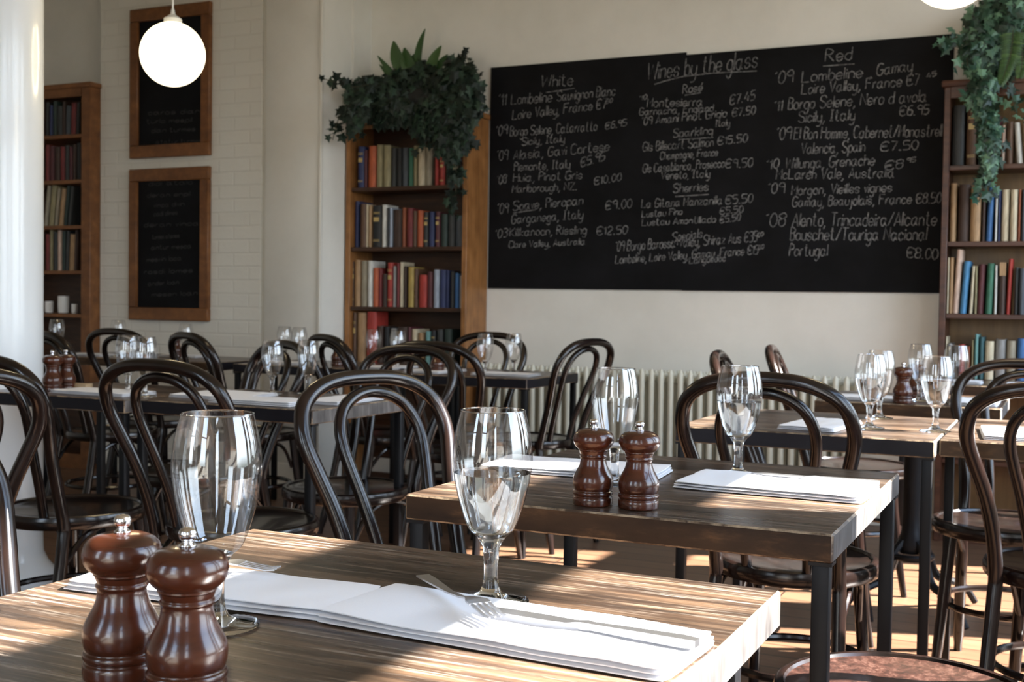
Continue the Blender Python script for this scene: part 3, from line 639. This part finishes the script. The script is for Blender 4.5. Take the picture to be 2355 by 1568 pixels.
pt = plant('leafy ivy and broad leaved plant trailing off the top of the pine bookcase', (-3.40, 5.85, tz), [
 [(950,235,.06),(870,195,.2),(810,200,.4),(748,182,.52)], [(900,205,.1),(835,235,.3),(785,262,.46),(765,322,.5)], [(960,205,.08),(1010,155,.1),(1070,132,.12),(1086,185,.14)], [(970,190,.1),(1050,182,.14),(1092,222,.16),(1112,248,.18)],
 [(1000,210,.12),(1052,262,.26),(1064,322,.3),(1098,330,.3)], [(1000,245,.14),(1038,340,.3),(1050,420,.3),(1036,490,.3)], [(960,265,.14),(985,300,.28),(968,352,.3)], [(850,245,.18),(822,285,.34),(806,302,.40)], [(900,165,.08),(960,170,.1),(1025,190,.1)], [(1010,240,.16),(1020,300,.3),(1042,360,.3),(1045,400,.3)],[(1030,230,.14),(1060,280,.28),(1075,300,.29)]],
 [(965,205,95,62,.10,.12,620),(1045,225,66,92,.18,.10,620),(880,225,75,50,.16,.10,480),(1010,270,85,58,.30,.04,360),(1035,330,45,45,.33,.03,130),(818,250,30,52,.54,.035,130),(900,260,60,38,.30,.04,200),(845,205,45,30,.22,.06,160)],
 [(965,190,978,66,.028),(940,185,905,94,.045),(960,190,930,110,.045),(930,195,868,128,.016),(930,205,872,148,.016),(985,190,1015,105,.035),(950,180,960,120,.04),(1000,190,1030,125,.03)], [], YB-.06, .062, M_ivy, 11)
MB().box((-.24, -.10, .002), (.20, .09, .13), bev=.02, seg=2).build('basket', M_pot, pt)
pr = plant('green ivy and fern trailing down the front of the mahogany bookcase', (-.25, 5.85, tz), [
 [(2265,100,.1),(2262,190,.26),(2272,260,.3),(2282,350,.3),(2262,410,.3),(2252,462,.3)], [(2250,90,.1),(2205,85,.2),(2175,98,.24),(2148,102,.26)], [(2300,120,.16),(2322,200,.28),(2338,262,.3)], [(2285,150,.2),(2248,205,.28),(2222,224,.3)], [(2280,160,.2),(2290,240,.3),(2275,300,.3),(2290,345,.3),(2280,420,.3)], [(2268,170,.26),(2262,300,.3),(2275,380,.3),(2270,440,.3)],[(2260,60,.1),(2225,120,.24),(2232,180,.28)]],
 [(2310,60,100,85,.12,.14,760),(2260,120,55,60,.2,.08,320),(2262,215,36,60,.31,.035,220),(2276,320,24,95,.32,.03,200),(2340,60,60,90,.14,.12,260)], [(2330,60,2300,-10,.03),(2300,50,2262,10,.03)], [[(2330,70,.24),(2325,120,.29),(2312,165,.3),(2302,192,.3)], [(2350,60,.2),(2352,130,.28),(2346,175,.3)]], YB-.06, .052, M_ivy2, 12)
MB().box((-.16, -.10, .002), (.28, .09, .13), bev=.02, seg=2).build('basket', M_pot, pr)

# ------------------------------------------------------------------ tables
TT = .75; TH = .042
def table(x0, x1, y0, y1, label, edge=0, endm=1, h=TT, foot_rot=0, pedestal=False, inset=.018):
    cx, cy = (x0+x1)/2, (y0+y1)/2; t = thing('dining_table', label, 'table', (cx, cy, 0), 0, None)
    W, D = (x1-x0)/2, (y1-y0)/2
    mb = MB().box((-W, -D, h-TH), (W, D, h), mi=0, bev=.003, bmi=3, faces={'-y': 1, '+y': 1, '+x': 2, '-x': 2, '-z': 1})
    o = mb.build('tabletop', [M_top, (M_edge, M_edge_b)[edge], (M_edge, M_end)[endm], M_worn], t, smooth=False)
    if not pedestal:
        for sx in (-1, 1):
            for sy in (-1, 1):
                cx_, cy_ = sx*(W-inset), sy*(D-inset)
                MB().box((cx_-.0125, cy_-.0125, 0), (cx_+.0125, cy_+.0125, h-TH-.004), bev=.003, seg=2).box((cx_-.0165, cy_-.0165, h-TH-.005), (cx_+.0165, cy_+.0165, h-TH)).build('leg', M_iron, t)
        return t
    MB().lathe([(.045, .21), (.05, .24), (.034, .28), (.030, .35), (.030, .60), (.04, h-TH-.03), (.055, h-TH-.012)], 20).build('pedestal', M_iron, t)
    MB().box((-W*.62, -.03, h-TH-.012), (W*.62, .03, h-TH)).box((-.03, -D*.62, h-TH-.012), (.03, D*.62, h-TH)).build('support_plate', M_iron, t, smooth=False)
    MB().tube([(.07*math.cos(a*PI/10), .07*math.sin(a*PI/10), .20) for a in range(20)], .012, 8, closed=True).build('base_ring', M_iron, t)
    for k in range(4):
        a = foot_rot+PI/4+k*PI/2; ca, sa = math.cos(a), math.sin(a)
        pr_ = spline([(.035, .25, 0), (.07, .21, 0), (.11, .125, 0), (.17, .10, 0), (.235, .075, 0), (.285, .014, 0)], 5)
        MB().tube([(p.x*ca, p.x*sa, p.y) for p in pr_], [.016-.004*i/len(pr_) for i in range(len(pr_))], 8).build('foot', M_iron, t)
    return t
table(-1.022, -.289, .64, 1.330, 'nearest worn wooden table, in the foreground with two large pepper mills', 1, inset=.047)
table(-.990, -.296, 1.690, 2.387, 'worn wooden table just behind the foreground table, holding two pepper mills', 1)
table(-.940, -.2925, 3.000, 3.63, 'worn table with dark edge between the radiator and the second table', 0)
table(-.287, .38, 3.052, 3.69, 'worn brown edged table at the right edge, butted against a dark edged one', 1, pedestal=True)
table(-2.63, -1.965, 2.825, 3.36, 'dark edged table left of the centre with a pale grey end', 0)
table(-3.26, -2.636, 2.79, 3.33, 'dark edged table in front of the white column at the left', 0)
table(-2.70, -2.035, 4.455, 5.02, 'table with a worn corner before the radiator and the pine bookcase', 0, 0)
table(-3.68, -2.72, 4.62, 5.18, 'dark table beside the brick pier, left of the pine bookcase', 0, 0)
table(-4.95, -3.80, 4.62, 5.16, 'far left table under the framed menu boards', 1, 0)
table(-.79, -.20, 4.085, 4.62, 'brown edged table by the right end of the radiator, in full sun', 1, pedestal=True)
table(-.66, .10, 5.24, 5.68, 'farthest table, before the mahogany bookcase', 1)

# ------------------------------------------------------------------ bentwood chairs
def make_chair():
    t = thing('bentwood_chair', '', 'chair')
    seat = MB().lathe([(.004, .452), (.10, .453), (.165, .458), (.182, .462), (.19, .462), (.19, .440), (.004, .438)], 48, cap0=True, cap1=True)
    seat.build('seat', M_seat, t)
    rim = MB(); rp = []
    rim.lathe([(.186, .430), (.200, .430), (.205, .436), (.206, .455), (.203, .464), (.196, .468), (.189, .467), (.186, .462)], 56, cap0=False, cap1=False)
    rim.f += [(i, (i+1) % 56, 7*56+(i+1) % 56, 7*56+i)[::1] for i in range(56)]; rim.m += [0]*56
    rim.build('seat_rim', M_chair, t)
    def lean(z): return -.178-.16*max(0, (z-.46)/.441)**1.15
    prof = [(.150, .455), (.154, .55), (.167, .640), (.187, .715), (.201, .770), (.200, .810), (.183, .850), (.142, .880), (.080, .897)]
    left = [(-.172, -.265, 0), (-.160, -.215, .22), (-.152, -.182, .40)] + [(-x, lean(z), z) for x, z in prof]
    pts = spline(left+[(0, lean(.901), .901)]+[(-x, y, z) for x, y, z in reversed(left)], 6)
    rr = [.0125 if p.z < .05 else (.0168 if p.z < .46 else .0168) for p in pts]
    MB().tube(pts, rr, 12).build('back_frame', M_chair, t)
    p2 = [(.074, .448), (.079, .54), (.092, .64), (.107, .72), (.113, .765), (.108, .805), (.087, .840), (.048, .863)]
    left = [(-x, lean(z)+.008, z) for x, z in p2]
    MB().tube(spline(left+[(0, lean(.871)+.006, .871)]+[(-x, y, z) for x, y, z in reversed(left)], 6), .0132, 10).build('inner_hoop', M_chair, t)
    for s in (-1, 1):
        MB().tube([(s*.128, .125, .435), (s*.138, .138, .30), (s*.150, .158, .12), (s*.160, .178, 0)], [.0175, .0165, .0145, .0115], 12).build('front_leg', M_chair, t)
    MB().tube([(.178*math.cos(2*PI*k/32), -.02+.182*math.sin(2*PI*k/32), .225) for k in range(32)], .0095, 8, closed=True).build('ring_stretcher', M_chair, t)
    for s in (-1, 1):
        MB().tube(spline([(s*.150, -.185, .33), (s*.158, -.12, .405), (s*.150, -.04, .428)], 6), .008, 8).build('brace', M_chair, t)
        MB().tube(spline([(s*.136, .118, .30), (s*.148, .07, .39), (s*.158, .0, .428)], 6), .008, 8).build('brace', M_chair, t)
    return t
chair0 = make_chair(); used = [False]
def chair(x, y, facing, label, group, scale=1):
    rz = math.atan2(facing[1], facing[0])-PI/2
    if not used[0]:
        used[0] = True; c = chair0; c.location = (x, y, 0); c.rotation_euler = (0, 0, rz); c['label'] = label; c['group'] = group
    else: c = dup(chair0, (x, y, 0), rz, label, group)
    return c
GC = 'dark bentwood chairs'
chair(-1.066, 2.10, (.96, -.28), 'bentwood chair at the left side of the second table, arched back large in the centre', GC)
B = chair(-.588, 2.86, (.04, 1), 'bentwood chair tucked before the dark edged table, back seen behind the stemmed glass', GC)
B.scale = (.94, 1, 1.012)
chair(.02, 3.11, (.10, 1), 'bentwood chair cut by the right edge, back turned to the viewer', GC)
chair(-.155, 3.65, (-.1, -1), 'bentwood chair at the far side of the right hand table, facing the viewer', GC)
F = chair(-.225, 1.955, (-1, .05), 'bentwood chair with worn reddish seat in the bottom right corner', GC)
for ch in F.children:
    if ch.name.startswith('seat') and not ch.name.startswith('seat_rim'):
        ch.data = ch.data.copy(); ch.data.materials.clear(); ch.data.materials.append(M_seat2); ch['label'] = 'worn reddish brown seat'
chair(-1.12, 1.06, (1, .05), 'bentwood chair at the left end of the foreground table, cut by the left edge', GC)
chair(-2.59, 2.535, (0, 1), 'bentwood chair before the white column, right side of its arched back in view', GC)
chair(-2.41, 1.825, (-.95, .3), 'bentwood chair at the far left edge, only the curve of its back in view', GC)
chair(-2.035, 2.605, (.04, 1), 'bentwood chair before the pale ended table, behind the left stemmed glass', GC)
chair(-2.76, 3.27, (-.45, -.9), 'bentwood chair at the far side of the column table, behind two glasses', GC)
chair(-2.12, 3.24, (-.15, -1), 'bentwood chair at the far side of the pale ended table', GC)
chair(-2.215, 4.28, (0, 1), 'bentwood chair at the near side of the table before the radiator', GC)
chair(-2.20, 4.83, (-.96, .2), 'bentwood chair before the radiator, pulled up to the end of a table', GC)
chair(-2.80, 4.64, (.5, .87), 'bentwood chair before the pier, left of the pine bookcase', GC)
chair(-3.38, 4.40, (.4, .92), 'bentwood chair behind the row of glasses, right of the menu boards', GC)
chair(-4.10, 4.62, (.05, 1), 'bentwood chair under the lower menu board', GC)
chair(-3.93, 4.09, (.3, 1), 'bentwood chair beside the white column, in front of the left bookcase', GC)
chair(-.750, 3.967, (1, .15), 'bentwood chair seen edge on before the radiator, above the second table glass', GC)
chair(-.738, 4.691, (1, .15), 'bentwood chair seen edge on nearest the right end of the radiator', GC)
chair(-2.64, 5.0, (0, -1), 'bentwood chair below the right side panel of the pine bookcase', GC)

# ------------------------------------------------------------------ tableware
WALL_P = [(.0088, .066), (.0165, .071), (.026, .081), (.0345, .105), (.0395, .125), (.0425, .143), (.0434, .154), (.0424, .170), (.0400, .186), (.0368, .199), (.0345, .207)]
def prof_s(P, n=4):
    return [(p.x, p.y) for p in spline([(a, b, 0) for a, b in P], n)]
def make_glass(water):
    t = thing('stemmed_glass', '', 'glass')
    MB().lathe(prof_s(WALL_P, 5), 64, cap0=False, cap1=False).build('bowl', M_thin, t)
    MB().tube([(.0345*math.cos(2*PI*k/64), .0345*math.sin(2*PI*k/64), .207) for k in range(64)], .0008, 6, closed=True).build('rim', M_glass, t)
    st = [(.0005, 0), (.0405, 0), (.0418, .0012), (.0405, .0026), (.024, .0052), (.0125, .0095), (.0092, .017), (.0078, .028), (.0076, .040), (.0086, .052), (.0094, .060), (.0150, .0690), (.0160, .0712), (.0085, .0735), (.0005, .0738)]
    MB().lathe(st, 48, cap0=False, cap1=False).build('stem', M_glass, t, angle=60)
    if water:
        full = prof_s(WALL_P, 5); zt = .140
        inner = [(r-.0010, z) for r, z in full if .0745 < z < zt]
        rt = inner[-1][0]
        w_ = [(.0005, .0745)]+inner+[(rt+.0004, zt), (.0005, zt)]
        MB().lathe(w_, 56, cap0=False, cap1=False).build('water', M_water, t, angle=60)
    return t
g_full, g_empty = make_glass(True), make_glass(False); gu = {True: False, False: False}
def glass(px, py, water, label, z=TT, xy=None, sc=1.0, Y=None):
    p = at(px, py, z=z) if Y is None else at(px, 700, Y=Y)
    src = g_full if water else g_empty; p.z = z+.0006
    if not gu[water]:
        gu[water] = True; src.location = p; src.scale = (sc,)*3; src['label'] = label; src['group'] = 'stemmed glasses on the tables'; return src
    g = dup(src, p, 0, label, 'stemmed glasses on the tables'); g.scale = (sc,)*3; return g
glass(1128, 1383, True, 'large stemmed glass half full of water beside the knife on the foreground table', sc=.985)
glass(497, 1440, False, 'large empty stemmed glass behind the foreground pepper mills', sc=1.0)
glass(1697, 1093, True, 'stemmed glass of water at the head of the napkin on the second table', sc=.99)
glass(1412, 1112, False, 'empty stemmed glass right behind the two pepper mills on the second table', sc=.985)
glass(1999, 985, True, 'stemmed glass of water, left one on the dark edged table by the radiator', sc=.935)
glass(2151, 992, True, 'stemmed glass of water on the sunny table, left of the right hand chair back', sc=.935)
glass(2022, 962, False, 'stemmed glass half hidden behind the left water glass, before the grey wall', sc=.935)
glass(2120, 0, False, 'stemmed glass on the sunny far table, just right of its pepper mill', Y=4.27, sc=.935)
glass(2203, 0, False, 'stemmed glass on the sunny far table, before the mahogany bookcase books', Y=4.22, sc=.935)
glass(626, 907, False, 'stemmed glass left of a pair, at the right end of the pale ended table', sc=.86)
glass(708, 905, False, 'stemmed glass right of a pair, behind the big arched chair back', sc=.86)
glass(333, 912, False, 'stemmed glass right of two, behind the chair back by the white column', sc=.92)
glass(294, 905, False, 'stemmed glass left of two, behind the chair back by the white column', sc=.92)
glass(1181, 860, False, 'stemmed glass on the napkin, alone against the grey wall', sc=.86)
glass(1115, 862, False, 'stemmed glass at the corner edge of the pine bookcase', sc=.86)
glass(916, 0, False, 'right one of two stemmed glasses before the pine bookcase books', Y=4.72, sc=.86)
glass(860, 0, False, 'left one of two stemmed glasses before the pine bookcase books', Y=4.75, sc=.86)
glass(655, 0, False, 'left one of two faint stemmed glasses before the plain pier', Y=4.85, sc=.86)
glass(689, 0, False, 'right one of two faint stemmed glasses before the plain pier', Y=4.80, sc=.86)
glass(131, 0, False, 'stemmed glass right beside the white column, before the left bookcase', Y=4.68, sc=.92)
glass(272, 0, False, 'stemmed glass before the left edge of the lower menu board', Y=4.78, sc=.92)
glass(428, 0, False, 'stemmed glass right of the mill under the lower menu board', Y=4.86, sc=.86)

MILL_P = [(.0300, 0), (.0318, .002), (.0318, .012), (.0300, .0140), (.0300, .0155), (.0318, .0175), (.0318, .0215), (.0296, .0235), (.0312, .028), (.0322, .036), (.0312, .044), (.0270, .053), (.0228, .061), (.0206, .069), (.0202, .0745), (.0216, .0765), (.0216, .0785), (.0206, .0800), (.0212, .0815), (.0226, .0855)]
HEAD_P = [(.0226, .0858), (.0236, .0868), (.0236, .0885), (.0262, .0900), (.0300, .0945), (.0322, .1005), (.0322, .1065), (.0300, .1125), (.0252, .1170), (.0180, .1198), (.0090, .1210), (.0005, .1212)]
KNOB_P = [(.0040, .1205), (.0066, .1210), (.0068, .1226), (.0046, .1240), (.0042, .1256), (.0060, .1275), (.0072, .1306), (.0067, .1335), (.0046, .1357), (.0005, .1365)]
def make_mill():
    t = thing('pepper_mill', '', 'pepper mill')
    MB().lathe(prof_s(MILL_P, 3), 48).build('body', M_mill, t, angle=60)
    MB().lathe(prof_s(HEAD_P, 3), 48).build('head', M_mill, t, angle=60)
    MB().lathe(prof_s(KNOB_P, 3), 24).build('knob', M_steel, t, angle=60)
    return t
mill0 = make_mill(); mu = [False]
def mill(px, py, label, xy=None):
    p = at(px, py, z=TT) if xy is None else Vector((*xy, TT)); p.z = TT+.0005
    if not mu[0]:
        mu[0] = True; mill0.location = p; mill0['label'] = label; mill0['group'] = 'wooden pepper mills'; return mill0
    return dup(mill0, p, R_.uniform(0, 6), label, 'wooden pepper mills')
mill(0, 0, 'left one of the two large wooden pepper mills in the foreground', (-.717, .757))
mill(0, 0, 'right one of the two large wooden pepper mills in the foreground, nearest the viewer', (-.633, .740))
mill(1363, 1160, 'left one of two wooden pepper mills on the second table')
mill(1468, 1168, 'right one of two wooden pepper mills on the second table')
mill(2081, 916, 'wooden pepper mill on the sunny far table, steel knob catching light', at(2081, 700, Y=4.13).xy)
mill(2112, 906, 'darker wooden pepper mill half hidden behind a glass on the sunny far table', at(2112, 700, Y=4.40).xy)
mill(121, 896, 'reddish pepper mill touching the edge of the white column', at(121, 700, Y=2.90).xy)
mill(152, 890, 'dark slim looking mill just right of the column mill', at(152, 700, Y=2.97).xy)
mill(1008, 852, 'dark red pepper mill behind the chair backs, before the pine bookcase shelves', at(1008, 700, Y=4.62).xy)
mill(778, 838, 'dark red pepper mill below the left foot of the pine bookcase', at(778, 700, Y=4.80).xy)
mill(405, 802, 'dark pepper mill under the lower menu board', at(405, 700, Y=4.9).xy)

def make_napkin(L, W, seed, H=.014, layers=3):
    r = random.Random(seed); mb = MB()
    nx, ny = 26, 10
    for ly in range(layers):
        z0, z1 = H*ly/layers, H*(ly+1)/layers-.0006
        dx = .003*ly; grid = {}
        lx, wy = L/2-dx*.6+r.uniform(-.001, .001), W/2-.0015*ly
        vs = []
        for s in (0, 1):
            for i in range(nx+1):
                for j in range(ny+1):
                    u, v = i/nx*2-1, j/ny*2-1
                    edge = max(abs(u)**18, abs(v)**10)
                    zc = (z0+z1)/2; hh = (z1-z0)/2*(1-edge*.75)
                    wv = (.0022*noise.noise(Vector((u*2.2+seed, v*1.3, ly*.3))) + .0012*noise.noise(Vector((u*5, v*3+seed, 3))))*(ly/layers+.15)
                    cr = 1-.02*(abs(u)**8)*(abs(v)**8)
                    vs.append((u*lx*cr, v*wy*cr+.002*noise.noise(Vector((u*1.5, ly, seed)))*1.0, max(0.0, zc+(hh if s else -hh)+wv)))
        n1 = (nx+1)*(ny+1); I = lambda s, i, j: s*n1+i*(ny+1)+j; fs = []
        for i in range(nx):
            for j in range(ny):
                fs.append((I(1,i,j), I(1,i+1,j), I(1,i+1,j+1), I(1,i,j+1))); fs.append((I(0,i,j+1), I(0,i+1,j+1), I(0,i+1,j), I(0,i,j)))
        for i in range(nx):
            fs.append((I(0,i,0), I(0,i+1,0), I(1,i+1,0), I(1,i,0))); fs.append((I(0,i+1,ny), I(0,i,ny), I(1,i,ny), I(1,i+1,ny)))
        for j in range(ny):
            fs.append((I(0,0,j+1), I(0,0,j), I(1,0,j), I(1,0,j+1))); fs.append((I(0,nx,j), I(0,nx,j+1), I(1,nx,j+1), I(1,nx,j)))
        mb.add(vs, fs)
    return mb
def napkin(x, y, L, W, rot, label, seed=1, H=.014):
    o = make_napkin(L, W, seed, H).build('napkin', M_napkin, angle=70); o.location = (x, y, TT+.0005); o.rotation_euler.z = rot
    return tag(o, label, 'napkin', 'folded white napkins')
napkin(-.482, 1.028, .37, .140, -.05, 'folded white napkin under knife and fork at the right of the foreground table', 1)
napkin(-.822, 1.020, .335, .120, .08, 'folded white napkin with a fork behind the foreground pepper mills', 2)
napkin(-.460, 2.062, .325, .185, -.03, 'folded white napkin in the sun at the right of the second table', 3)
napkin(-.845, 2.085, .34, .17, .08, 'folded white napkin behind the pepper mills on the second table', 4)
napkin(-.60, 3.20, .15, .28, -.1, 'rumpled white napkin on the dark edged table by the radiator', 5, .012)
napkin(-.13, 3.24, .15, .28, .1, 'white napkin on the brown edged right hand table', 6, .012)
napkin(-2.86, 2.93, .32, .16, .0, 'white napkin spread behind the chair back nearest the white column', 7, .012)
napkin(-2.47, 3.06, .26, .24, .04, 'broad white napkin at the middle of the column side tables', 17, .012)
napkin(-2.22, 2.93, .30, .15, .02, 'white napkin under the left of two glasses on the pale ended table', 8, .016)
napkin(-2.06, 3.12, .15, .27, .0, 'white napkin at the pale end of the table, seen through the big chair back', 9, .012)
napkin(-2.22, 4.64, .28, .15, .02, 'white napkin under the lone glass before the grey wall', 10, .012)
napkin(-2.58, 4.66, .18, .28, .0, 'white napkin below the pine bookcase, left end of its table', 11, .012)
napkin(-2.88, 4.76, .18, .24, .0, 'white napkin at the right end of the table beside the pier', 12, .012)
napkin(-3.47, 4.76, .26, .15, .0, 'white napkin behind the chair left of the glass pair', 13, .012)
napkin(-4.28, 4.98, .26, .15, .0, 'white napkin under the mill below the menu boards', 14, .012)
napkin(-4.72, 4.76, .24, .14, .0, 'white napkin on the far left table beside the white column', 15, .012)
napkin(-.64, 4.24, .24, .16, 0, 'white napkin at the left of the sunny far table', 16, .012)
napkin(-.29, 4.26, .15, .26, 0, 'white napkin at the right of the sunny far table', 18, .012)
napkin(-.48, 5.40, .28, .14, 0, 'white napkin at the left of the farthest table', 19, .012)
napkin(-.12, 5.40, .26, .14, 0, 'white napkin at the right of the farthest table', 20, .012)

def fork(loc, rot, label, tilt=0):
    mb = MB(); L = .19
    def strip(pts, ws, th):
        n = len(pts); vs = []
        for (x, z), w_ in zip(pts, ws):
            for yy, zz in ((-w_, -th), (w_, -th), (w_, th), (-w_, th)): vs.append((x, yy, z+zz))
        fs = [(3, 2, 1, 0), tuple(4*(n-1)+k for k in range(4))]
        for i in range(n-1):
            for k in range(4): fs.append((4*i+k, 4*i+(k+1) % 4, 4*i+4+(k+1) % 4, 4*i+4+k))
        mb.add(vs, fs)
    strip([(-.095,.003),(-.07,.003),(-.02,.002),(.01,.004),(.03,.008),(.045,.009),(.055,.008)], [.0075,.007,.004,.003,.0055,.0115,.0115], .0009)
    for k in range(4):
        y = -.0090+.006*k; vs0 = [(.054, .008), (.07, .006), (.085, .004), (.096, .005)]
        o = len(mb.v); strip(vs0, [.0017, .0016, .0014, .0007], .0008)
        for v in mb.v[o:]: v.y += y
    ob = mb.build('fork', M_cutlery, angle=50); ob.location = loc; ob.rotation_euler = (0, tilt, rot)
    return tag(ob, label, 'fork')
def knife(loc, rot, label):
    mb = MB(); n = 12; vs = []
    prof = [(-.115,.006,.0035),(-.10,.008,.004),(-.05,.0065,.0035),(-.012,.005,.003),(-.004,.0062,.0035),(.004,.005,.0025),(.012,.008,.0012),(.04,.010,.001),(.08,.0095,.0009),(.10,.007,.0008),(.11,.003,.0006)]
    for x, w_, th in prof:
        for yy, zz in ((-w_, -th), (w_, -th), (w_, th), (-w_, th)): vs.append((x, yy, zz))
    m = len(prof); fs = [(3, 2, 1, 0), tuple(4*(m-1)+k for k in range(4))]
    for i in range(m-1):
        for k in range(4): fs.append((4*i+k, 4*i+(k+1) % 4, 4*i+4+(k+1) % 4, 4*i+4+k))
    mb.add(vs, fs); ob = mb.build('knife', M_cutlery, angle=50); ob.location = loc; ob.rotation_euler.z = rot
    return tag(ob, label, 'knife')
ZN = TT+.0185
pa, pb = at(1540, 1470, z=ZN), at(1150, 1405, z=ZN); md = (pa+pb)/2; md.z = ZN+.0005
knife(md, math.atan2(pb.y-pa.y, pb.x-pa.x), 'steel table knife on the right hand napkin of the foreground table')
pa, pb = at(1145, 1432, z=ZN), at(1052, 1378, z=ZN); dr = (pb-pa).normalized(); ce = pa+dr*.095; ce.z = ZN+.001
fork(ce, math.atan2(-dr.y, -dr.x), 'steel fork with its tines on the right hand napkin of the foreground table')
pa = at(637, 1306, z=ZN+.006); dr = Vector((-.97, -.24, 0)).normalized(); ce = pa+dr*.095; ce.z = ZN+.001
fork(ce, math.atan2(-dr.y, -dr.x), 'steel fork on the left hand napkin, tines pointing right past the mills')
for (x, y, r, l) in ((-.41, 2.12, 3.1, 'steel knife on the sunny napkin of the second table'),(-.36,1.99,0,None)):
    if l: knife((x, y, TT+.0165), r, l)
mb = MB().box((-.035, -.02, 0), (.035, .02, .022), bev=.003, seg=2); bp = at(186, 700, Y=3.0)
o = mb.build('wooden_block', M_block); o.location = (bp.x, bp.y, TT+.0005); o.rotation_euler.z = .15
tag(o, 'small pale wooden block right of the mills by the white column', 'wooden block')
for o in list(bpy.data.objects):
    if o.type == 'EMPTY' and not o.get('label'): bpy.data.objects.remove(o)
